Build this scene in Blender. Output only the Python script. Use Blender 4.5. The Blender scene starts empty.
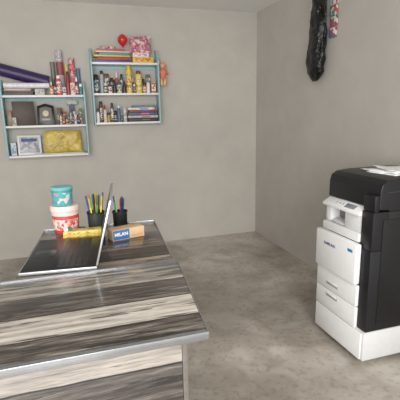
import bpy, bmesh, math, random
from mathutils import Vector, Matrix, Euler, noise
random.seed(4)
scene=bpy.context.scene
try:
    scene.view_settings.view_transform='Standard'
except Exception: pass
COL=bpy.context.collection

# ---------------------------------------------------------------- materials
def lin(c):
    return tuple(((v/255)/12.92 if v/255<=0.04045 else (((v/255)+0.055)/1.055)**2.4) for v in c)+(1,)
_m={}
def mat(c,rough=0.5,metal=0.0,var=0.06,trans=0.0,coat=0.0,scale=30):
    key=(tuple(c),rough,metal,var,trans,coat,scale)
    if key in _m: return _m[key]
    m=bpy.data.materials.new('surface_%d'%len(_m)); m.use_nodes=True
    nt=m.node_tree; b=nt.nodes['Principled BSDF']
    b.inputs['Roughness'].default_value=rough; b.inputs['Metallic'].default_value=metal
    b.inputs['Coat Weight'].default_value=coat
    tc=nt.nodes.new('ShaderNodeTexCoord'); n=nt.nodes.new('ShaderNodeTexNoise'); n.inputs['Scale'].default_value=scale
    n.inputs['Detail'].default_value=3
    r=nt.nodes.new('ShaderNodeValToRGB'); L=lin(c)
    r.color_ramp.elements[0].position=.3; r.color_ramp.elements[1].position=.7
    r.color_ramp.elements[0].color=tuple(v*(1-var) for v in L[:3])+(1,)
    r.color_ramp.elements[1].color=tuple(min(1,v*(1+var)) for v in L[:3])+(1,)
    nt.links.new(tc.outputs['Object'],n.inputs['Vector']); nt.links.new(n.outputs['Fac'],r.inputs['Fac'])
    nt.links.new(r.outputs['Color'],b.inputs['Base Color'])
    _m[key]=m; return m
def print_mat(cols,scale=28,rough=.4,stretch=(1,1,1)):
    """printed packaging: blotches of several inks"""
    key=('print',tuple(cols),scale,rough,stretch)
    if key in _m: return _m[key]
    m=bpy.data.materials.new('printed_%d'%len(_m)); m.use_nodes=True; nt=m.node_tree; b=nt.nodes['Principled BSDF']
    b.inputs['Roughness'].default_value=rough
    tc=nt.nodes.new('ShaderNodeTexCoord'); mp=nt.nodes.new('ShaderNodeMapping'); mp.inputs['Scale'].default_value=stretch
    v=nt.nodes.new('ShaderNodeTexVoronoi'); v.inputs['Scale'].default_value=scale
    sp=nt.nodes.new('ShaderNodeSeparateColor'); r=nt.nodes.new('ShaderNodeValToRGB'); r.color_ramp.interpolation='CONSTANT'
    while len(r.color_ramp.elements)<len(cols): r.color_ramp.elements.new(.5)
    for i,(e,c) in enumerate(zip(r.color_ramp.elements,cols)): e.position=i/len(cols); e.color=lin(c)
    nt.links.new(tc.outputs['Object'],mp.inputs['Vector']); nt.links.new(mp.outputs[0],v.inputs['Vector']); nt.links.new(v.outputs['Color'],sp.inputs[0])
    nt.links.new(sp.outputs[0],r.inputs['Fac']); nt.links.new(r.outputs['Color'],b.inputs['Base Color'])
    _m[key]=m; return m

def ramp_mat(name,layers,rough=(.4,.6),bump=0.0,bumpscale=60,coord='Object',coat=0.0,bdist=.01,bdistort=0):
    m=bpy.data.materials.new(name); m.use_nodes=True; nt=m.node_tree; b=nt.nodes['Principled BSDF']
    b.inputs['Coat Weight'].default_value=coat; b.inputs['Coat Roughness'].default_value=.12
    tc=nt.nodes.new('ShaderNodeTexCoord'); prev=None; first=None
    for (vs,sc,det,dist,ramp,mode,fac) in layers:
        mp=nt.nodes.new('ShaderNodeMapping'); mp.inputs['Scale'].default_value=vs
        nt.links.new(tc.outputs[coord],mp.inputs['Vector'])
        n=nt.nodes.new('ShaderNodeTexNoise'); n.inputs['Scale'].default_value=sc; n.inputs['Detail'].default_value=det; n.inputs['Distortion'].default_value=dist
        nt.links.new(mp.outputs['Vector'],n.inputs['Vector'])
        r=nt.nodes.new('ShaderNodeValToRGB')
        while len(r.color_ramp.elements)<len(ramp): r.color_ramp.elements.new(.5)
        for e,(p,c) in zip(r.color_ramp.elements,ramp): e.position=p; e.color=lin(c)
        nt.links.new(n.outputs['Fac'],r.inputs['Fac'])
        if prev is None: prev=r.outputs['Color']; first=n
        else:
            mx=nt.nodes.new('ShaderNodeMix'); mx.data_type='RGBA'; mx.blend_type=mode; mx.inputs[0].default_value=fac
            nt.links.new(prev,mx.inputs[6]); nt.links.new(r.outputs['Color'],mx.inputs[7]); prev=mx.outputs[2]
    nt.links.new(prev,b.inputs['Base Color'])
    mr=nt.nodes.new('ShaderNodeMapRange'); mr.inputs['To Min'].default_value=rough[0]; mr.inputs['To Max'].default_value=rough[1]
    nt.links.new(first.outputs['Fac'],mr.inputs['Value']); nt.links.new(mr.outputs[0],b.inputs['Roughness'])
    if bump>0:
        n2=nt.nodes.new('ShaderNodeTexNoise'); n2.inputs['Scale'].default_value=bumpscale; n2.inputs['Detail'].default_value=5; n2.inputs['Distortion'].default_value=bdistort
        nt.links.new(tc.outputs[coord],n2.inputs['Vector'])
        bp=nt.nodes.new('ShaderNodeBump'); bp.inputs['Strength'].default_value=bump; bp.inputs['Distance'].default_value=bdist
        nt.links.new(n2.outputs['Fac'],bp.inputs['Height']); nt.links.new(bp.outputs[0],b.inputs['Normal'])
    return m

def plank_mat(name,cross,width,ramp,gap=(40,36,34),rough=.25,offset=0.0,gapw=.07,seed=0.0):
    """weathered plank print with seams and knots: planks run along X, stacked along Y or Z (cross)"""
    m=bpy.data.materials.new(name); m.use_nodes=True; nt=m.node_tree; b=nt.nodes['Principled BSDF']; N=nt.nodes; Lk=nt.links
    b.inputs['Roughness'].default_value=rough; b.inputs['Coat Weight'].default_value=.3; b.inputs['Coat Roughness'].default_value=.07
    tc=N.new('ShaderNodeTexCoord'); sp=N.new('ShaderNodeSeparateXYZ'); Lk.new(tc.outputs['Object'],sp.inputs[0])
    def math_(op,a,bv=None,c=None):
        n=N.new('ShaderNodeMath'); n.operation=op
        for i,v in enumerate((a,bv,c)):
            if v is None: continue
            if isinstance(v,(int,float)): n.inputs[i].default_value=v
            else: Lk.new(v,n.inputs[i])
        return n.outputs[0]
    def smooth(v,a,bb,lo,hi):
        n=N.new('ShaderNodeMapRange'); n.interpolation_type='SMOOTHSTEP'
        n.inputs['From Min'].default_value=a; n.inputs['From Max'].default_value=bb; n.inputs['To Min'].default_value=lo; n.inputs['To Max'].default_value=hi
        Lk.new(v,n.inputs['Value']); return n.outputs[0]
    wn=N.new('ShaderNodeTexWhiteNoise'); wn.noise_dimensions='1D'
    X=sp.outputs['X']; Cc=sp.outputs[cross]
    def vec(sx,sc,cc=Cc,shift=False):
        cb=N.new('ShaderNodeCombineXYZ'); Lk.new(math_('MULTIPLY',X,sx),cb.inputs[0]); Lk.new(math_('MULTIPLY',cc,sc),cb.inputs[1])
        if shift: Lk.new(math_('MULTIPLY_ADD',wn.outputs['Value'],13.0,seed),cb.inputs[2])
        else: cb.inputs[2].default_value=seed
        return cb.outputs[0]
    def noise_(v,scale,det,dist=0.0):
        n=N.new('ShaderNodeTexNoise'); n.inputs['Scale'].default_value=scale; n.inputs['Detail'].default_value=det; n.inputs['Distortion'].default_value=dist
        n.inputs['Roughness'].default_value=.62
        Lk.new(v,n.inputs['Vector']); return n.outputs['Fac']
    wob=noise_(vec(1,1),6,3)
    co=math_('ADD',math_('ADD',Cc,offset),math_('MULTIPLY',wob,.012))
    q=math_('DIVIDE',co,width); fr=math_('FRACT',q); fl=math_('FLOOR',q)
    Lk.new(math_('ADD',fl,seed),wn.inputs['W'])
    alt=math_('MULTIPLY',math_('FRACT',math_('MULTIPLY',fl,.5)),2.0)
    vo=N.new('ShaderNodeTexVoronoi'); vo.inputs['Scale'].default_value=1.0; vo.inputs['Randomness'].default_value=1.0
    Lk.new(vec(4.2,11.0),vo.inputs['Vector']); kd=vo.outputs['Distance']
    pick=N.new('ShaderNodeSeparateColor'); Lk.new(vo.outputs['Color'],pick.inputs[0]); on=math_('GREATER_THAN',pick.outputs[0],.55)
    knot=math_('MULTIPLY',smooth(kd,.12,.18,1,0),on)
    bend=math_('MULTIPLY',math_('MULTIPLY',smooth(kd,.0,.5,1,0),on),.025)
    cg=math_('ADD',Cc,bend)
    grain=noise_(vec(1.4,17,cg,True),3.0,9,.2)
    fine=noise_(vec(5.0,110,cg,True),3.0,6,.1)
    streak=smooth(noise_(vec(1.6,20,cg,True),2.2,6,.1),.39,.42,1,0)
    val=math_('ADD',math_('MULTIPLY',grain,.66),math_('MULTIPLY',math_('ADD',math_('MULTIPLY',wn.outputs['Value'],.35),math_('MULTIPLY',alt,.65)),.30))
    val=math_('ADD',val,math_('MULTIPLY',math_('SUBTRACT',fine,.5),.34))
    r=N.new('ShaderNodeValToRGB')
    while len(r.color_ramp.elements)<len(ramp): r.color_ramp.elements.new(.5)
    for e,(p,c) in zip(r.color_ramp.elements,ramp): e.position=p; e.color=lin(c)
    Lk.new(val,r.inputs['Fac'])
    seam=smooth(fr,gapw*.8,gapw*1.1,1,0)
    fac=math_('MAXIMUM',math_('MAXIMUM',seam,math_('MULTIPLY',knot,.92)),math_('MULTIPLY',streak,.82))
    mx=N.new('ShaderNodeMix'); mx.data_type='RGBA'; Lk.new(fac,mx.inputs[0]); Lk.new(r.outputs[0],mx.inputs[6]); mx.inputs[7].default_value=lin(gap)
    Lk.new(mx.outputs[2],b.inputs['Base Color'])
    return m

W_=(255,255,255)
wall_m=ramp_mat('painted_plaster',[((1,1,1),.6,4,.3,[(.3,(182,178,170)),(.7,(198,193,185))],'MIX',1),
    ((1,1,1),5,6,.4,[(.3,(243,243,242)),(.7,W_)],'MULTIPLY',.7)],(.75,.85),.1,22)
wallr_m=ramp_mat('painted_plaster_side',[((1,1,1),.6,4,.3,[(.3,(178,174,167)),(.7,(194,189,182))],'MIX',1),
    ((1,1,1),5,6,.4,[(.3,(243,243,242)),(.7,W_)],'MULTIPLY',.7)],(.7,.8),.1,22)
ceil_m=ramp_mat('ceiling_paint',[((1,1,1),1,3,.2,[(.3,(236,235,233)),(.7,(242,241,239))],'MIX',1)],(.8,.9),.05,40)
floor_m=ramp_mat('polished_cement',[((1,1,1),.95,6,.4,[(.34,(146,138,128)),(.5,(170,162,152)),(.64,(198,191,181))],'MIX',1),
    ((1,1,1),4.5,9,.5,[(.35,(208,203,197)),(.58,W_)],'MULTIPLY',.65),
    ((1,1,1),30,6,.2,[(.36,(214,210,205)),(.48,W_)],'MULTIPLY',.5)],(.16,.30),.02,30)
R1=[(.32,(48,43,40)),(.42,(92,85,78)),(.53,(144,136,126)),(.68,(196,189,179))]
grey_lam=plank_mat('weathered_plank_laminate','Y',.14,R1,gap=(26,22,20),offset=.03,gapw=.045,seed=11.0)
grey_lam_v=plank_mat('weathered_plank_laminate_front_dimmed','Z',.13,[(.32,(46,42,39)),(.42,(78,72,67)),(.53,(114,107,100)),(.68,(150,143,134))],gap=(26,22,20),offset=.03,gapw=.045,rough=.4,seed=7.0)  # same plank laminate, tones darkened to offset strong light on the front
dark_lam=plank_mat('dark_plank_laminate','Y',.125,[(.32,(32,27,23)),(.44,(60,52,45)),(.56,(98,86,75)),(.70,(148,135,119))],gap=(16,13,12),rough=.18,gapw=.05,seed=5.0)

white=mat((226,226,225),.35,var=.02); offwhite=mat((202,202,201),.4,var=.02); black=mat((18,18,20),.35,var=.1)
blackm=mat((22,22,25),.40,var=.08); silver=mat((168,170,173),.22,.85,var=.04); teal=mat((154,190,196),.55,var=.06)
darkgrey=mat((62,63,66),.5); paper=mat((240,240,238),.8,var=.02); ply=mat((90,84,78),.6,var=.12,scale=60)

# ---------------------------------------------------------------- builders
def link(o): COL.objects.link(o); return o
def thing(name,label,cat,loc=(0,0,0),rz=0,group=None,rot=None):
    e=bpy.data.objects.new(name,None); e.empty_display_size=.05; link(e)
    e.location=loc; e.rotation_euler=rot if rot else (0,0,math.radians(rz))
    e['label']=label; e['category']=cat
    if group: e['group']=group
    return e
def finish(bm,name,m,parent,loc,rot,smooth):
    bmesh.ops.recalc_face_normals(bm,faces=bm.faces)
    me=bpy.data.meshes.new(name); bm.to_mesh(me); bm.free()
    if m is not None: me.materials.append(m)
    if smooth:
        for p in me.polygons: p.use_smooth=True
        try: me.set_sharp_from_angle(angle=math.radians(40))
        except Exception: pass
    o=bpy.data.objects.new(name,me); link(o); o.location=loc
    if rot: o.rotation_euler=rot
    if parent is not None: o.parent=parent
    return o
def pbox(T,name,c,s,m,bev=.002,rot=None,taper=None,seg=2):
    bm=bmesh.new(); bmesh.ops.create_cube(bm,size=1)
    for v in bm.verts:
        k=taper if (taper and v.co.z>0) else 1
        v.co=Vector((v.co.x*s[0]*k,v.co.y*s[1]*k,v.co.z*s[2]))
    if bev>0: bmesh.ops.bevel(bm,geom=list(bm.edges),offset=min(bev,min(s)*.45),segments=seg,profile=.5,affect='EDGES')
    return finish(bm,name,m,T,c,rot,True)
def lo_hi(T,name,lo,hi,m,bev=.003):
    c=[(a+b)/2 for a,b in zip(lo,hi)]; s=[abs(b-a) for a,b in zip(lo,hi)]
    return pbox(T,name,c,s,m,bev)
def plathe(T,name,prof,m,loc=(0,0,0),seg=24,rot=None,sx=1,sy=1):
    bm=bmesh.new(); rings=[]
    for r,z in prof:
        if r<1e-6: rings.append([bm.verts.new((0,0,z))])
        else: rings.append([bm.verts.new((r*sx*math.cos(2*math.pi*i/seg),r*sy*math.sin(2*math.pi*i/seg),z)) for i in range(seg)])
    for a,b in zip(rings,rings[1:]):
        if len(a)==1 and len(b)==1: continue
        for i in range(seg):
            j=(i+1)%seg
            if len(a)==1: bm.faces.new((a[0],b[i],b[j]))
            elif len(b)==1: bm.faces.new((a[i],a[j],b[0]))
            else: bm.faces.new((a[i],a[j],b[j],b[i]))
    return finish(bm,name,m,T,loc,rot,True)
def pprism(T,name,pts,z0,z1,m,axis='z',bev=.0015,loc=(0,0,0),rot=None,seg=2):
    bm=bmesh.new()
    def P(a,b,h): return {'z':(a,b,h),'y':(a,h,b),'x':(h,a,b)}[axis]
    A=[bm.verts.new(P(a,b,z0)) for a,b in pts]; B=[bm.verts.new(P(a,b,z1)) for a,b in pts]
    bm.faces.new(A); bm.faces.new(B); n=len(pts)
    for i in range(n): bm.faces.new((A[i],A[(i+1)%n],B[(i+1)%n],B[i]))
    bmesh.ops.recalc_face_normals(bm,faces=bm.faces)
    if bev>0: bmesh.ops.bevel(bm,geom=list(bm.edges),offset=bev,segments=seg,profile=.5,affect='EDGES')
    return finish(bm,name,m,T,loc,rot,True)
def ptube(T,name,pts,r,m,closed=False,res=6):
    cu=bpy.data.curves.new(name,'CURVE'); cu.dimensions='3D'; cu.bevel_depth=r; cu.bevel_resolution=3
    s=cu.splines.new('POLY'); s.points.add(len(pts)-1); s.use_cyclic_u=closed
    for p,q in zip(s.points,pts): p.co=(*q,1)
    tmp=bpy.data.objects.new(name,cu); link(tmp)
    dg=bpy.context.evaluated_depsgraph_get(); me=bpy.data.meshes.new_from_object(tmp.evaluated_get(dg))
    bpy.data.objects.remove(tmp); me.materials.clear(); me.materials.append(m); me.name=name
    for p in me.polygons: p.use_smooth=True
    o=bpy.data.objects.new(name,me); link(o); o.parent=T; return o
def ptext(T,name,body,size,m,loc,rot,bold=0.0,sx=1):
    cu=bpy.data.curves.new(name,'FONT'); cu.body=body; cu.size=size; cu.extrude=.0006; cu.align_x='CENTER'; cu.align_y='CENTER'; cu.offset=bold
    tmp=bpy.data.objects.new(name,cu); link(tmp)
    dg=bpy.context.evaluated_depsgraph_get(); me=bpy.data.meshes.new_from_object(tmp.evaluated_get(dg))
    bpy.data.objects.remove(tmp); me.materials.clear(); me.materials.append(m)
    o=bpy.data.objects.new(name,me); link(o); o.parent=T; o.location=loc; o.rotation_euler=rot; o.scale=(sx,1,1); return o
def struct(name,lo,hi,m):
    o=lo_hi(None,name,lo,hi,m,0); o['kind']='structure'
    o['label']=name.replace('_',' ')+' of the room'; return o

# ---------------------------------------------------------------- room
BW=4.57; RW=2.14
struct('floor',(-2.6,-2.0,-.1),(RW+.12,BW+.12,0),floor_m)
struct('wall_back',(-2.6,BW,0),(RW+.12,BW+.12,2.64),wall_m)
struct('wall_right',(RW,-.6,0),(RW+.12,BW,2.64),wallr_m)
struct('wall_left',(-2.6,1.2,0),(-2.48,BW,2.64),wall_m)
struct('ceiling',(-2.6,-.6,2.64),(RW+.12,BW+.12,2.76),ceil_m)

# ---------------------------------------------------------------- desks
ZT=.90
D=thing('desk','long desk topped with weathered grey plank laminate and bright metal edging','desk',(0,1.25,0))
def L(p): return (p[0],p[1]-1.25)
pprism(D,'desk_top',[L(p) for p in [(-.80,.965),(.308,.965),(.364,1.545),(-.80,1.545)]],ZT-.012,ZT+.008,grey_lam,bev=.001)
e=pprism(D,'edge_trim',[L(p) for p in [(-.80,.960),(.312,.960),(.370,1.546),(.3645,1.546),(.308,.9648),(-.80,.9648)]],ZT-.014,ZT+.0095,silver,bev=.0008); e['label']='shiny metal edge strip'
pprism(D,'edge_trim',[L(p) for p in [(-.80,.9652),(.306,.9652),(.308,.975),(-.80,.975)]],ZT+.0081,ZT+.0095,silver,bev=0)
pprism(D,'edge_trim',[L(p) for p in [(-.80,1.542),(.3625,1.542),(.364,1.548),(-.80,1.548)]],ZT+.0081,ZT+.0095,silver,bev=0)
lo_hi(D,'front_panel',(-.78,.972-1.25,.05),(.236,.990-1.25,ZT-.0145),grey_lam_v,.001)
lo_hi(D,'side_panel',(.237,.971-1.25,0),(.252,1.53-1.25,ZT-.0145),ply,.001)
lo_hi(D,'side_panel',(-.795,.971-1.25,0),(-.78,1.53-1.25,ZT-.0145),ply,.001)
D2=thing('desk','desk topped with dark glossy wood-look laminate, carrying a laptop','desk',(0,1.9,0))
def L2(p): return (p[0],p[1]-1.9)
pprism(D2,'desk_top',[L2(p) for p in [(-.265,1.552),(.352,1.552),(.402,2.25),(-.20,2.262)]],ZT-.025,ZT-.001,dark_lam)
pprism(D2,'edge_trim',[L2(p) for p in [(.3525,1.552),(.3565,1.552),(.4065,2.256),(-.20,2.267),(-.20,2.2625),(.4025,2.2505)]],ZT-.028,ZT,silver,bev=.0006)
lo_hi(D2,'side_panel',(.31,1.57-1.9,0),(.325,2.22-1.9,ZT-.026),ply,.001)
lo_hi(D2,'side_panel',(-.19,1.57-1.9,0),(-.175,2.22-1.9,ZT-.026),ply,.001)
lo_hi(D2,'back_panel',(-.175,2.2-1.9,.1),(.31,2.215-1.9,ZT-.026),dark_lam,.001)

# ---------------------------------------------------------------- laptop
LP=thing('laptop','open dark laptop with silver rim on the dark desk','laptop',(-.082,1.792,ZT+.0005),-6)
gl=mat((20,20,23),.30,var=.05)
hx=.148
lo_hi(LP,'base',(-.148,-.215,.002),(.148,.215,.014),mat((188,190,194),.3,.5),.003)
lo_hi(LP,'palm_rest',(-.144,-.211,.0141),(.144,.211,.0150),gl,.0005)
bm=bmesh.new()
for r in range(5):
    for c in range(15):
        mt=Matrix.Translation((.0+r*.024,-.175+c*.025,.0156))@Matrix.Diagonal((.020,.022,.0012,1))
        bmesh.ops.create_cube(bm,size=1,matrix=mt)
finish(bm,'keyboard',mat((24,24,27),.34),LP,(0,0,0),None,False)
lo_hi(LP,'touchpad',(-.125,-.055,.0151),(-.04,.045,.0156),mat((40,40,44),.25),.0002)
a=math.radians(15)
lid=pbox(LP,'lid',(hx+.135*math.sin(a),0,.018+.135*math.cos(a)),(.009,.43,.27),mat((186,188,192),.28,.6),.003,rot=(0,a,0)); lid['label']='silver lid'
sc=pbox(lid,'screen',(-.0050,0,.0),(.001,.420,.260),mat((12,13,15),.3),.0004); sc['label']='black display'
plathe(LP,'hinge',[(0,-.02),(.006,-.02),(.006,.02),(0,.02)],black,(hx,-.14,.018),16,(math.pi/2,0,0))
plathe(LP,'hinge',[(0,-.02),(.006,-.02),(.006,.02),(0,.02)],black,(hx,.14,.018),16,(math.pi/2,0,0))

# ---------------------------------------------------------------- things on desk
def tub(loc,r,h,label):
    T=thing('tub',label,'tub',loc)
    plathe(T,'body',[(0,0),(r*.84,0),(r*.88,.004),(r*.945,h*.52),(r*.945,h*.66),(0,h*.66)],mat((204,74,74),.38),seg=32)
    plathe(T,'upper_band',[(r*.93,h*.661),(r*.965,h*.661),(r,h*.80),(r*.9,h*.80)],mat((226,208,202),.4),seg=32)
    def wrap(nm,a0,a1,z0,z1,off,m):
        bm=bmesh.new(); n=18; A=[];B=[]
        for i in range(n+1):
            an=math.radians(a0+(a1-a0)*i/n)
            for z,store in ((h*z0,A),(h*z1,B)):
                rr=r*(.88+.075*z/(h*.60))+off
                store.append(bm.verts.new((rr*math.cos(an),rr*math.sin(an),z)))
        for i in range(n): bm.faces.new((A[i],A[i+1],B[i+1],B[i]))
        finish(bm,nm,m,T,(0,0,0),None,True)
    wrap('label_sticker',-160,-25,.16,.54,.0012,print_mat([(226,200,190),(204,80,78),(226,200,190),(214,140,130),(230,214,206)],85))
    plathe(T,'rim_lid',[(r*.9,h*.81),(r*1.04,h*.81),(r*1.05,h*.96),(r*1.0,h),(0,h)],mat((222,200,194),.4),seg=32)
    return T
tub((-.08,2.185,ZT),.072,.150,'pink-red plastic tub with pale upper band and printed label')
M=thing('tin','teal and pink printed tin standing on the red tub','tin',(-.088,2.18,ZT+.151))
plathe(M,'body',[(0,0),(.047,0),(.050,.004),(.053,.080),(.054,.082),(0,.082)],print_mat([(84,170,174),(96,178,182),(206,140,150),(76,160,166),(216,206,200),(90,172,176)],48),seg=32)
plathe(M,'rim',[(.0515,.070),(.0545,.070),(.0550,.082),(.053,.082)],mat((70,150,156),.35),seg=32)
plathe(M,'lid',[(0,.0825),(.056,.0825),(.057,.092),(.053,.097),(.0,.098)],mat((110,178,182),.4),seg=32)

def penholder(loc,r,h,c,label,cols,grp):
    T=thing('pen_holder',label,'pen holder',loc)
    plathe(T,'cup',[(0,0),(r*.93,0),(r*.95,.003),(r,h),(r-.003,h),(r*.9,.005),(0,.005)],mat(c,.4),seg=28)
    plathe(T,'rim',[(r-.001,h-.006),(r+.003,h-.006),(r+.003,h+.002),(r-.002,h+.002)],blackm,seg=28)
    n=len(cols)
    for i,(pc,ln) in enumerate(cols):
        an=2*math.pi*i/n+.4; tilt=.10+.10*random.random(); rr=r*(.30 if i%3==0 else .50)
        if i%3==0: tilt*=.6
        P=thing('pen','slim pen standing in the desk pen holder','pen',(loc[0]+rr*.9*math.cos(an),loc[1]+rr*.9*math.sin(an),loc[2]+.008),group=grp,
                rot=Euler((-tilt*math.sin(an),tilt*math.cos(an),0)))
        plathe(P,'barrel',[(0,0),(.002,.004),(.0038,.014),(.0038,ln*.72),(0,ln*.72)],mat(pc,.35),seg=12)
        plathe(P,'cap',[(.0039,ln*.7),(.0046,ln*.7),(.0046,ln*.97),(.002,ln),(0,ln)],mat(tuple(int(v*.75) for v in pc),.35),seg=12)
penholder((.075,2.185,ZT),.045,.095,(50,56,54),'dark cylindrical pen holder full of coloured pens',
  [((60,60,60),.18),((210,50,50),.17),((240,200,60),.19),((60,150,70),.18),((235,235,235),.17),((50,80,160),.18),((230,120,40),.19),((240,220,60),.175),((30,30,34),.2),((90,160,90),.185),((240,210,80),.18),((60,60,70),.195)],'pens in the dark pen holder')
penholder((.205,2.195,ZT),.04,.085,(24,24,26),'black mesh pen holder with pens',
  [((40,60,150),.155),((220,60,60),.14),((240,240,240),.15),((30,30,30),.165),((60,160,90),.14),((40,40,44),.17),((40,40,120),.15)],'pens in the black pen holder')
# eraser box
B=thing('eraser_box','tan cardboard box of erasers with blue label','box',(.208,1.97,ZT),17)
pbox(B,'box_body',(0,0,.027),(.17,.07,.054),mat((206,174,136),.6,var=.08),.0015)
pbox(B,'label_panel',(-.040,-.0354,.028),(.086,.0012,.048),mat((60,112,166),.4),.0003)
ptext(B,'lettering','MILAN',.024,mat((236,238,240),.4),(-.040,-.0362,.030),(math.pi/2,0,0),.0008)
pbox(B,'printed_stripe',(.046,-.0353,.014),(.06,.0008,.008),mat((190,150,110),.5),.0002)
# yellow pencil packs
for i,(x,y,z,rz,c) in enumerate([(-.005,2.065,0,2,(214,188,76)),(.0,2.068,.018,-4,(220,198,96))]):
    T=thing('pencil_pack','flat yellow printed cardboard pack of pencils','pencil pack',(x,y,ZT+z),rz,'pencil packs on the desk')
    pbox(T,'pack_body',(0,0,.009),(.185,.06,.017),mat(c,.45,var=.1),.0015)
    pbox(T,'printed_panel',(.0,-.0303,.009),(.17,.0008,.012),print_mat([c,(180,156,66),c,(220,206,140),(190,140,80)],110),.0002)
    pbox(T,'printed_panel',(.0,0,.0177),(.16,.045,.0006),print_mat([c,(180,158,74),c,(224,210,150),(196,146,86)],60),.0002)
T=thing('eraser','small white eraser on the yellow packs','eraser',(-.07,2.065,ZT+.0365),10)
pbox(T,'rubber',(0,0,.007),(.04,.018,.014),paper,.003); pbox(T,'sleeve',(.008,0,.007),(.022,.019,.015),mat((60,110,60),.5),.002)

# ---------------------------------------------------------------- shelves
def shelf_unit(x0,x1,boards,zt,zb,label):
    T=thing('wall_shelf',label,'shelf',((x0+x1)/2,BW,zb))
    w=x1-x0
    for sx in (-1,1):
        xx=sx*w/2
        pprism(T,'side_panel',[(0,0),(-.15,.0),(-.15,zt-zb-.12),(-.06,zt-zb),(0,zt-zb)],xx-.008,xx+.008,teal,axis='x',bev=.002)
    for z in boards:
        pbox(T,'shelf_board',(0,-.076,z-zb-.011),(w-.018,.148,.022),white,.002)
    lo_hi(T,'back_rail',(-w/2+.009,-.012,zt-zb-.20),(w/2-.009,-.001,zt-zb-.17),teal,.001)
    return T
SA=(-.655,.130); SB=(.222,.918)
shelf_unit(*SA,[1.722,1.425,1.125],1.87,1.095,'pale teal and white three-board wall shelf crowded with stationery')
shelf_unit(*SB,[2.048,1.738,1.437],2.19,1.405,'pale teal and white three-board wall shelf with books and paint bottles')

def bottle(x,y,z,r,h,c,cap,kind='bottle',label=None,grp=None,shape='bottle',band=None):
    name={'can':'spray_can','jar':'paint_jar','box':'carton'}.get(shape,'bottle')
    lab=label or 'small bottle'
    T=thing(name,lab,{'can':'can','jar':'jar','box':'box'}.get(shape,'bottle'),(x,y,z),group=grp)
    bm_=print_mat([band,c,band,tuple(int(v*.6) for v in c),(222,218,210)],95) if band else None
    if shape=='can':
        plathe(T,'body',[(0,0),(r*.94,0),(r,.004),(r,h*.80),(r*.75,h*.85),(0,h*.85)],mat(c,.3,var=.12),seg=20)
        plathe(T,'cap',[(r*.66,h*.84),(r*.7,h*.84),(r*.68,h*.98),(r*.6,h),(0,h)],mat(cap,.35),seg=20)
        b0,b1=.12,.7
    elif shape=='jar':
        plathe(T,'body',[(0,0),(r*.94,0),(r,.004),(r,h*.72),(r*.85,h*.76),(0,h*.76)],mat(c,.3,var=.12),seg=20)
        plathe(T,'lid',[(r*.9,h*.75),(r*.94,h*.75),(r*.94,h*.98),(r*.9,h),(0,h)],mat(cap,.35),seg=20)
        b0,b1=.15,.6
    elif shape=='box':
        pbox(T,'body',(0,0,h/2),(r*2,r*1.6,h),mat(c,.45,var=.12),.001)
        pbox(T,'flap',(0,0,h+.001),(r*1.96,r*1.56,.002),mat(cap,.45),.0005)
        if band: pbox(T,'printed_panel',(0,-r*.8-.0005,h*.5),(r*1.7,.001,h*.6),bm_,.0002)
        return T
    else:
        plathe(T,'body',[(0,0),(r*.92,0),(r,.005),(r,h*.55),(r*.85,h*.66),(r*.42,h*.73),(r*.4,h*.78),(0,h*.78)],mat(c,.35,var=.12),seg=20)
        plathe(T,'cap',[(r*.44,h*.74),(r*.5,h*.74),(r*.46,h*.9),(r*.2,h),(0,h)],mat(cap,.35),seg=20)
        b0,b1=.12,.5
    if band: plathe(T,'label_band',[(r*.99,h*b0),(r*1.02,h*b0),(r*1.02,h*b1),(r*.99,h*b1)],bm_,seg=20)
    return T
def box(x,y,z,s,c,name='box',label='',cat='box',rz=0,accent=None,grp=None,rx=0):
    T=thing(name,label,cat,(x,y,z),rz,grp)
    if rx: T.rotation_euler[0]=math.radians(rx)
    pbox(T,'body',(0,0,s[2]/2),s,mat(c,.5,var=.12),.002)
    if accent: pbox(T,'printed_panel',(0,-s[1]/2-.0004,s[2]*.5),(s[0]*.8,.0008,s[2]*.65),print_mat([accent,c,accent],60),.0002)
    return T
def book(x,y,z,s,c,rz=0,grp=None,label='closed book lying flat'):
    T=thing('book',label,'book',(x,y,z),rz,grp); t=min(.0025,s[2]*.2)
    pbox(T,'pages',(0,.0,s[2]/2),(s[0]-.006,s[1]-.006,s[2]-2*t),paper,.0005)
    pbox(T,'cover',(0,0,t/2),(s[0],s[1],t),mat(c,.45,var=.1),.0005)
    pbox(T,'cover',(0,0,s[2]-t/2),(s[0],s[1],t),mat(c,.45,var=.1),.0005)
    pbox(T,'spine',(0,-s[1]/2+t/2,s[2]/2),(s[0],t,s[2]),mat(c,.45,var=.1),.0005)
    return T
def roll(p0,p1,r,c,label,cap=(230,225,215),band=None,pm=None):
    p0=Vector(p0);p1=Vector(p1); d=p1-p0; h=d.length
    q=d.to_track_quat('Z','Y').to_euler()
    T=thing('paper_roll',label,'roll',p0,rot=q)
    plathe(T,'rolled_sheet',[(r*.6,0.004),(r*.6,0),(r,0),(r,h),(r*.6,h),(r*.6,h-.004)],pm or mat(c,.4,var=.15),seg=28)
    plathe(T,'core',[(0,.004),(r*.6,.004),(r*.6,h-.004),(0,h-.004)],mat(cap,.6),seg=28)
    if band: plathe(T,'band',[(r*.99,h*.45),(r*1.02,h*.45),(r*1.02,h*.75),(r*.99,h*.75)],mat(band,.5,var=.2),seg=28)
    return T
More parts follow.
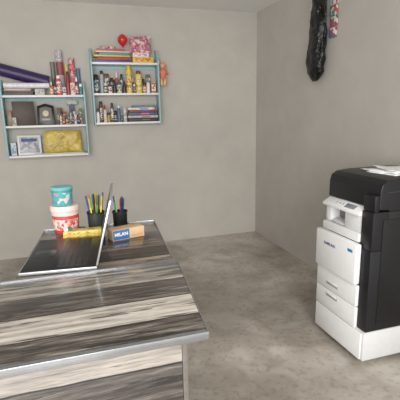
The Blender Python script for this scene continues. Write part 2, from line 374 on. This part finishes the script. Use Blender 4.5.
def pillow(T,name,w,d,h,m,loc=(0,0,0),nx=18,nz=12,wr=.004,seed=1,sh=3,rot=None):
    bm=bmesh.new(); F=[];Bk=[]
    for s,store in ((-1,F),(1,Bk)):
        for i in range(nx+1):
            row=[]
            for k in range(nz+1):
                u=i/nx*2-1; v=k/nz*2-1
                t=max(0,(1-abs(u)**sh))**.6*max(0,(1-abs(v)**sh))**.6
                edge=(abs(u)>.999 or abs(v)>.999)
                if edge and s==1: row.append(F[i][k]); continue
                jx=math.sin(i*2.1+k*1.3+seed)*wr; jz=math.cos(i*1.1-k*2.3+seed)*wr
                y=s*(d/2*t)+ (0 if edge else noise.noise(Vector((u*4+seed,v*3,s)))*wr*2.2)
                row.append(bm.verts.new((u*w/2*(1-.03*v)+jx*.5,y,(v+1)/2*h+(jz if v>-.9 else 0))))
            store.append(row)
    for st in (F,Bk):
        for i in range(nx):
            for k in range(nz):
                q=[st[i][k],st[i+1][k],st[i+1][k+1],st[i][k+1]]
                try: bm.faces.new(q)
                except Exception: pass
    return finish(bm,name,m,T,loc,rot,True)
Yc=BW-.075
# unit A top
z=1.723; g='books under the paper rolls'
book(-.50,Yc,z,(.27,.13,.022),(70,86,76),1,g,'green book lying flat on the wall shelf')
book(-.48,Yc,z+.0225,(.25,.13,.02),(120,66,60),-2,g,'red book lying flat on the wall shelf')
book(-.50,Yc,z+.043,(.24,.12,.022),(190,186,178),2,g,'pale book lying flat on the wall shelf')
box(-.30,Yc,z,(.09,.11,.06),(206,200,186),'tape_box','cream tape box on the wall shelf','box',3,(150,156,176))
roll((-.88,Yc+.010,2.035),(-.21,Yc+.010,1.852),.060,(54,36,84),'thick dark purple roll of film',(120,110,130))
roll((-.62,Yc-.077,1.814),(-.20,Yc-.077,1.812),.026,(226,222,228),'white paper roll lying on the books')
roll((-.155,Yc+.04,z),(-.16,Yc+.045,z+.33),.022,(112,116,112),'upright grey paper roll')
roll((-.085,Yc+.038,z),(-.09,Yc+.039,z+.44),.034,(196,190,196),'tall silver gift-wrap roll',(90,70,70),(150,80,90),print_mat([(186,180,186),(160,150,160),(204,196,200)],70))
roll((-.025,Yc+.05,z),(-.025,Yc+.05,z+.31),.022,(196,176,110),'upright yellow-brown paper roll')
roll((.03,Yc+.044,z),(.03,Yc+.044,z+.37),.028,(186,60,66),'red and white gift-wrap roll',(240,240,240),None,print_mat([(196,80,90),(216,190,190),(190,60,70),(206,140,140)],70))
roll((.09,Yc+.05,z),(.088,Yc+.05,z+.27),.02,(90,110,140),'upright blue paper roll')
G='bottles on the stationery shelf'
for x,y,r,h,c,cp,sh,bd in [(-.185,-.03,.02,.13,(226,130,60),(240,240,240),'bottle',(240,230,200)),(-.150,-.045,.014,.16,(80,66,62),(30,30,30),'bottle',(200,180,160)),
   (-.112,-.035,.026,.19,(206,90,90),(240,240,240),'can',(240,220,220)),(-.062,-.03,.022,.10,(226,222,216),(110,110,120),'jar',(140,60,80)),
   (-.022,-.035,.018,.23,(150,60,66),(60,60,60),'can',None),(.022,-.03,.022,.12,(232,206,190),(216,120,60),'box',(200,90,90)),(.063,-.03,.018,.18,(120,80,100),(240,240,240),'bottle',(230,200,200)),(.1,-.03,.016,.11,(90,140,140),(240,240,240),'jar',None)]:
    bottle(x,Yc+y,z,r,h,c,cp,'bottle','small coloured %s on the wall shelf'%{'can':'spray can','bottle':'glue bottle','jar':'jar','box':'carton'}[sh],G,sh,bd)
# unit A middle
z=1.4262
box(-.475,Yc-.01,z,(.20,.06,.235),(72,56,48),'box','dark brown box standing on the wall shelf','box',4,None)
box(-.60,Yc-.045,z,(.04,.03,.15),(150,100,80),'box','small brown carton beside the brown box','box',0,(120,130,120))
box(-.56,Yc-.06,z,(.035,.025,.08),(200,196,180),'box','small white carton beside the brown box','box',0,(120,130,120))
PL=thing('plaque','black framed award plaque with grey emblem','plaque',(-.265,Yc-.02,z),-3); PL.rotation_euler[0]=math.radians(-8)
pprism(PL,'frame',[(-.085,0),(.085,0),(.08,.19),(.0,.215),(-.08,.19)],-.012,.012,black,axis='y',bev=.003)
pprism(PL,'inner_plate',[(-.06,.03),(.06,.03),(.058,.168),(.0,.185),(-.058,.168)],-.0145,-.0122,mat((92,86,80),.4,var=.3,scale=60),axis='y',bev=0)
plathe(PL,'emblem',[(0,0),(.028,0),(.03,.002),(.0,.003)],mat((170,160,140),.4,.3),(0,-.0145,.115),20,(math.pi/2,0,0))
pbox(PL,'text_plate',(0,-.0155,.055),(.08,.001,.022),mat((160,154,144),.4),.0003)
pbox(PL,'stand',(0,.03,.045),(.03,.05,.09),black,.003)
G='small ink containers on the middle board'
cols=[(60,80,150),(214,206,190),(150,60,60),(190,160,80),(80,120,80),(120,80,60),(206,206,206),(60,60,70),(160,90,120)]
shp=['jar','bottle','box','jar','bottle','can','box','jar','bottle']
for i,c in enumerate(cols):
    x=-.15+i*.029; h=.05+.07*((i*7)%4)/3
    bottle(x,Yc-.045,z,.0125,h,c,cols[(i+4)%9],label='tiny ink container on the wall shelf',grp=G,shape=shp[i],band=cols[(i+2)%9])
for i in range(8):
    bottle(-.145+i*.032,Yc-.008,z,.014,.10+.06*((i*5)%3)/2,cols[(i*4+3)%9],cols[(i+1)%9],label='small ink container behind the tiny ones',grp=G,shape=shp[(i+4)%9],band=cols[(i+6)%9])
for i in range(4):
    box(-.13+i*.062,Yc+.04,z,(.052,.05,[.17,.12,.20,.14][i]),[(90,80,76),(170,150,120),(80,96,120),(150,146,138)][i],'box','small carton behind the ink containers','box',0,cols[(i+5)%9],'cartons on the middle board')
T=thing('packet','crumpled white packet on the small cartons','packet',(.0,Yc+.035,z+.2035),0); pillow(T,'packet_body',.12,.05,.045,mat((206,204,198),.5),wr=.006,seed=5)
# unit A bottom
z=1.1262
FR=thing('picture_frame','white framed card with blue photo','picture frame',(-.45,Yc-.02,z),4); FR.rotation_euler[0]=math.radians(-8)
pbox(FR,'frame',(0,0,.10),(.225,.018,.20),mat((216,216,214),.4),.003); pbox(FR,'picture',(0,-.0095,.10),(.185,.0012,.16),print_mat([(176,176,176),(130,138,160),(190,186,180),(150,144,140),(160,168,180)],45),.0002)
pbox(FR,'title_strip',(0,-.0105,.15),(.15,.001,.03),mat((60,80,140),.5),.0002)
box(-.60,Yc,z,(.05,.08,.13),(196,202,206),'box','pale blue carton on the bottom board','box',0,(120,150,180))
book(-.16,Yc,z,(.50,.13,.012),(206,206,202),0,'papers on the bottom board','stack of loose white papers')
box(-.27,Yc+.045,z+.0125,(.12,.025,.15),(150,156,160),'box','grey folder behind the yellow pouch','box',3,None)
ywr=ramp_mat('yellow_wrapper',[((1,1,1),9,4,.6,[(.35,(168,144,56)),(.6,(206,182,84))],'MIX',1)],(.25,.4),.4,14,bdist=.03,bdistort=.8)
GB=thing('pouch','wrinkled mustard yellow packet on the bottom board','packet',(-.125,Yc-.03,z+.0135),-2); GB.rotation_euler[0]=math.radians(-6)
pillow(GB,'pouch_body',.37,.035,.225,ywr,nx=30,nz=20,wr=.004,sh=6)
pbox(GB,'top_seal',(0,0,.220),(.33,.004,.010),mat((150,126,52),.4),.001)
# unit B top
z=2.0492; g='books on the upper board'
zz=z
for i,(c,h,w) in enumerate([((70,90,150),.022,.36),((170,60,56),.03,.33),((222,190,80),.018,.37),((90,150,150),.024,.31),((222,216,206),.014,.35),((200,90,90),.018,.29)]):
    book(.445+[0,.012,-.008,.02,0,-.015][i],Yc,zz,(w,.12,h),c,[1,-3,2,-1,3,-2][i],g,'closed %s book lying flat in a stack'%['blue','red','yellow','teal','cream','pink'][i]); zz+=h+.0006
stack_top=zz
box(.76,Yc-.02,z,(.22,.09,.055),(224,190,80),'box','yellow carton on the upper board','box',2,(200,120,60))
box(.74,Yc-.015,z+.057,(.17,.08,.043),(226,222,216),'box','white carton on a yellow carton','box',-3,(200,150,150))
PK=thing('packet','crumpled pink and white printed packet on a carton','packet',(.745,Yc-.01,z+.102),-4)
pillow(PK,'packet_body',.22,.06,.165,print_mat([(206,130,140),(222,200,200),(190,90,106),(216,170,176),(160,110,130)],40),wr=.010,seed=3,nx=24,nz=18)
T=thing('packet','crumpled pale packet on the book stack','packet',(.40,Yc-.0,stack_top),3); pillow(T,'packet_body',.16,.06,.035,print_mat([(206,196,180),(150,160,180),(200,90,80),(216,206,190)],60),wr=.006,seed=7)
BL=thing('balloon','inflated red balloon on the book stack','balloon',(.560,Yc-.01,stack_top))
plathe(BL,'stick',[(0,0),(.002,0),(.002,.05),(0,.05)],white,seg=8)
plathe(BL,'knot',[(0,.02),(.009,.02),(.003,.036),(.003,.038)],mat((190,30,30),.4),seg=12)
pr=[(0.0,.03)]+[(.058*math.sin(math.pi*t)**.75*(.75+.25*t) ,.032+.130*t) for t in [i/12 for i in range(1,12)]]+[(0,.162)]
plathe(BL,'balloon_skin',pr,mat((206,36,32),.25,var=.05,coat=.4),seg=24)
# unit B middle
z=1.7392; G='spray cans and paint bottles on the middle board'
for x,y,r,h,c,cp,sh,bd in [(.262,0,.030,.19,(50,56,60),(24,24,26),'can',(120,150,150)),(.322,.01,.022,.23,(170,172,176),(40,40,44),'can',None),
 (.352,-.045,.018,.10,(50,90,70),(210,210,206),'jar',(230,230,200)),(.372,.03,.024,.20,(96,70,64),(30,30,30),'box',(200,196,186)),
 (.398,-.045,.022,.085,(220,216,210),(60,60,60),'jar',(150,80,70)),(.425,.03,.022,.16,(70,66,64),(40,40,44),'can',(200,196,186)),(.446,-.035,.017,.14,(56,66,50),(36,36,36),'bottle',None),(.480,.03,.024,.22,(180,100,80),(226,220,210),'bottle',(60,90,120)),(.495,-.04,.026,.11,(200,196,180),(60,90,110),'jar',(70,110,80)),
 (.532,.035,.018,.20,(60,90,120),(30,30,34),'can',(210,206,196)),(.548,-.035,.018,.13,(70,46,50),(40,40,40),'bottle',None),(.605,-.02,.032,.28,(232,200,70),(226,190,60),'can',(190,130,60)),(.652,.035,.016,.16,(130,120,90),(240,230,200),'bottle',(240,220,120)),(.654,-.045,.014,.09,(70,60,90),(220,210,200),'jar',(210,200,190)),
 (.706,-.02,.035,.23,(226,200,90),(150,60,50),'can',(220,190,80)),(.760,.03,.022,.15,(60,90,76),(70,70,70),'can',(230,230,210)),(.765,-.04,.018,.10,(190,110,60),(60,60,60),'jar',(230,220,190)),(.805,-.035,.02,.15,(226,222,214),(120,120,130),'bottle',None),(.818,.035,.022,.20,(110,100,110),(230,230,226),'box',(230,220,190)),(.866,-.01,.026,.11,(190,110,80),(240,240,240),'box',(240,230,210))]:
    bottle(x,Yc+y,z,r,h,c,cp,'bottle','coloured %s on the wall shelf'%{'can':'spray can','bottle':'paint bottle','jar':'paint jar','box':'carton'}[sh],G,sh,bd)
# unit B bottom
z=1.4382; G='small containers on the lower board'
for i,(x,h,r,c,cp,sh) in enumerate([(.255,.15,.018,(226,222,216),(60,60,60),'bottle'),(.294,.22,.021,(120,70,66),(40,40,44),'can'),(.33,.18,.018,(210,190,180),(150,40,40),'bottle'),(.368,.10,.020,(206,176,80),(60,60,60),'jar'),
   (.405,.20,.018,(70,80,90),(40,40,40),'can'),(.44,.12,.020,(84,64,54),(40,40,40),'jar'),(.475,.17,.017,(80,110,140),(220,216,210),'can'),(.505,.09,.017,(60,84,70),(200,190,150),'jar'),(.538,.15,.015,(180,178,174),(50,60,100),'box')]):
    bottle(x,Yc-.01+(.03 if i%2 else -.03),z,r,h,c,cp,label='small %s on the wall shelf'%{'can':'spray can','bottle':'glue bottle','jar':'paint jar','box':'carton'}[sh],grp=G,band=(206,196,180) if i%3 else None,shape=sh)
zz=z
for i,(c,h,w) in enumerate([((70,66,76),.035,.32),((186,178,170),.03,.33),((90,110,140),.032,.30),((150,66,66),.022,.31),((216,214,210),.028,.29),((96,140,150),.022,.25)]):
    T=thing('packet','folded %s plastic packet in a pile'%['dark','grey','blue','red','white','teal'][i],'packet',(.730+[0,.004,-.01,.006,-.012,.02][i],Yc-.01,zz),[2,-3,4,-1,-4,3][i],'folded packets on the lower board')
    pbox(T,'packet_body',(0,0,h/2),(w,.115,h),mat(c,.35,var=.25,scale=25),h*.42,seg=4); pbox(T,'label_sticker',(.03,-.058,h/2),(.09,.001,h*.4),mat(((i*70+90)%255,120,(i*40+60)%255),.5),.0002)
    zz+=h+.0004
# hanging toy at the right side panel
HT=thing('hanging_toy','small orange-pink stuffed toy hanging on the shelf side','toy',(.975,BW-.10,1.79))
ptube(HT,'cord',[(-.046,0,.34),(-.015,-.003,.31),(0,0,.265)],.0018,white)
def ell(T,name,c,r,loc,sx=1,sy=1,rot=None):
    pr=[(0,-r)]+[(r*math.sin(math.pi*i/10),-r*math.cos(math.pi*i/10)) for i in range(1,10)]+[(0,r)]
    return plathe(T,name,pr,mat(c,.7,var=.2),loc,18,rot,sx,sy)
ell(HT,'head',(224,160,120),.034,(0,0,.235))
ell(HT,'body',(220,130,96),.064,(0,0,.150),.54,.5)
for sx in (-1,1):
    ell(HT,'leg',(224,176,120),.044,(sx*.018,-.005,.06),.36,.36,(0,sx*.12,0)); ell(HT,'arm',(204,96,90),.033,(sx*.036,-.008,.168),.4,.4,(0,-sx*.5,0))

# ---------------------------------------------------------------- hanging bag on right wall
bag_m=ramp_mat('black_plastic_film',[((1,1,1),10,3,.2,[(.3,(6,6,7)),(.7,(10,10,11))],'MIX',1)],(.2,.26),.7,14,bdist=.03,bdistort=1.4)
BG=thing('plastic_bag','crumpled glossy black plastic bag hung on the wall','bag',(RW-.065,3.215,1.765))
bm=bmesh.new(); N=80; K=100; rings=[]
for k in range(K+1):
    t=k/K; z=t*.86
    neck=.5+.5*math.cos(min(1,max(0,(t-.2)/.6))*math.pi)
    wid=(.084+.032*neck)*(math.sin(min(1,(t+.012)/.18)*math.pi/2)**.55); dep=(.034+.018*neck)*min(1,(t/.10)+.15)
    tw=t*3.0
    rr=[]
    for i in range(N):
        a=2*math.pi*i/N
        dx,dy=math.cos(a),math.sin(a)
        n1=noise.noise(Vector((dx*.8,dy*.8+4,z*5))); n2=noise.noise(Vector((dx*1.8,dy*1.8,z*14+9)))
        tws=(1-neck)*.16*math.sin(5*(a+tw))
        f=1+.16*n1+.20*n2+tws
        rr.append(bm.verts.new((max(-.06,min(.062,dep*f*1.1*dx)),wid*f*dy-.015*t+.008*math.sin(5*t+1),z)))
    rings.append(rr)
for a,b in zip(rings,rings[1:]):
    for i in range(N): bm.faces.new((a[i],a[(i+1)%N],b[(i+1)%N],b[i]))
bm.faces.new(rings[0]); bm.faces.new(rings[-1])
finish(bm,'bag_body',bag_m,BG,(0,0,0),None,True)
PC=thing('packet_strip','strip of multicoloured printed packets hanging on the wall','packet strip',(RW-.012,3.06,2.10))
inks=[[(190,60,60),(216,206,200),(90,120,160)],[(70,100,160),(216,200,170),(190,90,80)],[(206,202,196),(170,90,70),(90,140,120)],[(180,70,90),(220,190,120),(206,202,196)],[(80,120,160),(210,206,200),(180,80,80)],[(210,206,200),(160,80,100),(80,100,150)]]
for i in range(6):
    pbox(PC,'packet',(0,(-1)**i*.004,.045+i*.085),(.014,.10,.080),print_mat(inks[i],42),.005,rot=((-1)**i*.05,0,0))
WP=thing('packet_strip','strip of pale printed sachets hanging behind the black bag','packet strip',(RW-.012,3.36,2.28))
for i in range(4):
    pbox(WP,'packet',(0,0,.04+i*.078),(.012,.12,.074),print_mat([(206,202,196),(180,174,166),(150,150,160),(216,214,210)],50),.004)

# ---------------------------------------------------------------- photocopier
PX,PY=1.52,1.765
PR=thing('photocopier','white and black floor-standing office photocopier','photocopier',(PX,PY,0))
Wd=.475; Dp=.57
def pb(name,lo,hi,m,bev=.004,par=PR): return lo_hi(par,name,lo,hi,m,bev)
for cx in (.06,Dp-.06):
    for cy in (.06,Wd-.06):
        plathe(PR,'caster',[(0,-.012),(.018,-.012),(.02,-.008),(.02,.008),(.018,.012),(0,.012)],black,(cx,cy,.0205),16,(math.pi/2,0,0))
pb('base_cabinet',(.012,.0,.03),(Dp,Wd,.215),offwhite,.006)
pb('body_shell',(.02,.0,.216),(Dp,Wd,.72),blackm,.008)
pb('upper_shell',(.125,.0,.7205),(Dp,Wd-.02,.945),blackm,.004)
pb('corner_column',(.022,.0,.7205),(.1245,.095,.945),blackm,.004)
pb('side_panel',(.09,-.004,.26),(Dp-.04,.0005,.90),black,.003)
d3=pb('drawer',(-.002,.012,.04),(.011,Wd,.210),white,.004)
d2=pb('drawer',(-.002,.072,.216),(.0195,Wd,.348),white,.004)
d1=pb('drawer',(-.002,.072,.354),(.0195,Wd,.488),white,.004)
hgrey=mat((158,160,162),.45)
for d,zc in ((d2,.035),(d1,-.02)):
    pbox(d,'handle',(-.0105,.03,zc),(.006,.12,.024),hgrey,.0025)
    pbox(d,'handle_lip',(-.0140,.03,zc+.009),(.006,.11,.007),white,.002)
fc=pb('front_cover',(-.022,.072,.495),(.0195,Wd,.745),white,.010)
ptext(fc,'lettering','SAMSUNG',.026,mat((40,50,110),.4),(-.0212,.05,.05),(math.pi/2,0,-math.pi/2),.0003)
pbox(fc,'sticker',(-.0212,-.15,.075),(.001,.045,.018),mat((50,130,190),.4),.0003)
# output bay, continuous with the front cover
yb0,yb1=.0965,Wd-.020
bw=mat((218,218,217),.4,var=.02)
pb('bay_floor',(.010,yb0,.7455),(.1245,yb1,.800),bw,.010)
pb('bay_post',(.034,yb1-.055,.801),(.1245,yb1,.905),bw,.006)
pb('bay_post',(.026,yb0,.801),(.1245,yb0+.155,.905),bw,.006)
pb('output_slot',(.1,yb0+.156,.801),(.124,yb1-.056,.904),mat((120,122,125),.5),.001)
pprism(PR,'output_tray',[(.032,.806),(.098,.820),(.098,.828),(.032,.814)],yb0+.16,yb1-.06,offwhite,axis='y',bev=.001)
pprism(PR,'control_panel',[(.004,.9055),(.1245,.9055),(.1245,.9555),(.0585,.9555),(.004,.924)],yb0,yb1,white,axis='y',bev=.004)
slope=-math.atan2(.0315,.0545)
pbox(PR,'touch_screen',(.030,yb0+.11,.9400),(.036,.09,.002),mat((130,136,142),.3),.0006,rot=(0,slope,0))
for i in range(3):
    pbox(PR,'button',(.030,yb0+.18+.03*i,.9400),(.014,.014,.003),mat((170,172,176),.4),.001,rot=(0,slope,0))
pb('scanner_front_skirt',(.026,.0,.9455),(.0595,.095,1.04),blackm,.008)
pprism(PR,'scanner_unit',[(.126,.9462),(.126,.9565),(.062,.9565),(.060,.965),(.060,1.060),(.072,1.100),(.11,1.122),(.20,1.130),(Dp,1.130),(Dp,.9462)],.0,Wd-.005,blackm,axis='y',bev=.004,seg=3)
pbox(PR,'lid_seam',(.33,-.0006,1.055),(.44,.002,.003),darkgrey,.0005)
# papers on top
for i in range(5):
    T=thing('paper_sheet','loose printed white sheet on the photocopier lid','paper',(PX+.345+.012*i,PY+.20+.02*((i*3)%4),1.1310+.0032*i),[10,-9,14,4,-16][i],group='sheets on the photocopier')
    bm=bmesh.new(); bmesh.ops.create_grid(bm,x_segments=10,y_segments=8,size=.5)
    for v in bm.verts:
        top=(i==4)
        v.co=Vector((v.co.x*.297,v.co.y*.21,0.0002+(.02*max(0,-v.co.x-.2)*2+.014*max(0,v.co.y) if top else 0)))
    o=finish(bm,'sheet',print_mat([(240,240,238),(244,244,242),(236,236,236),(190,192,196),(242,242,240),(240,240,238),(238,238,238),(244,244,244)],70,.75,(1,5,1)) if i!=2 else paper,T,(0,0,0),None,True)
    sd=o.modifiers.new('thickness','SOLIDIFY'); sd.thickness=.0022; sd.offset=1

# ---------------------------------------------------------------- light, camera
w=bpy.data.worlds.new('world'); scene.world=w; w.use_nodes=True; bg=w.node_tree.nodes['Background']
bg.inputs['Color'].default_value=(.94,.97,1,1); bg.inputs['Strength'].default_value=1.35
def area(name,loc,target,sx,sy,e,c):
    l=bpy.data.lights.new(name,'AREA'); l.shape='RECTANGLE'; l.size=sx; l.size_y=sy; l.energy=e; l.color=c
    o=bpy.data.objects.new(name,l); link(o); o.location=loc
    o.rotation_euler=(Vector(target)-Vector(loc)).to_track_quat('-Z','Y').to_euler(); return o
area('doorway_daylight',(-.9,-1.9,1.7),(.1,3.5,1.1),3.2,2.2,188,(1,.983,.955))
sl=bpy.data.lights.new('added_floor_spot','SPOT'); sl.energy=360; sl.spot_size=math.radians(34); sl.spot_blend=1.0; sl.shadow_soft_size=.5; sl.color=(1,.985,.96)  # added spot lamp that brightens a soft patch mid-floor
so=bpy.data.objects.new('added_floor_spot',sl); link(so); so.location=(.3,-1.6,2.5); so.rotation_euler=(Vector((1.0,2.9,0))-Vector(so.location)).to_track_quat('-Z','Y').to_euler()

dY=Vector((-127,-83,400)).normalized(); dX=Vector((1339,-114,400)); dX=(dX-dX.dot(dY)*dY).normalized(); dZ=dX.cross(dY)
R=Matrix(((dX[0],-dX[1],-dX[2]),(dY[0],-dY[1],-dY[2]),(dZ[0],-dZ[1],-dZ[2])))
cd=bpy.data.cameras.new('camera'); cam=bpy.data.objects.new('camera',cd); link(cam)
cd.sensor_width=36; cd.lens=36; cd.clip_start=.02
cam.matrix_world=Matrix.Translation((0,0,1.5))@R.to_4x4()
scene.camera=cam
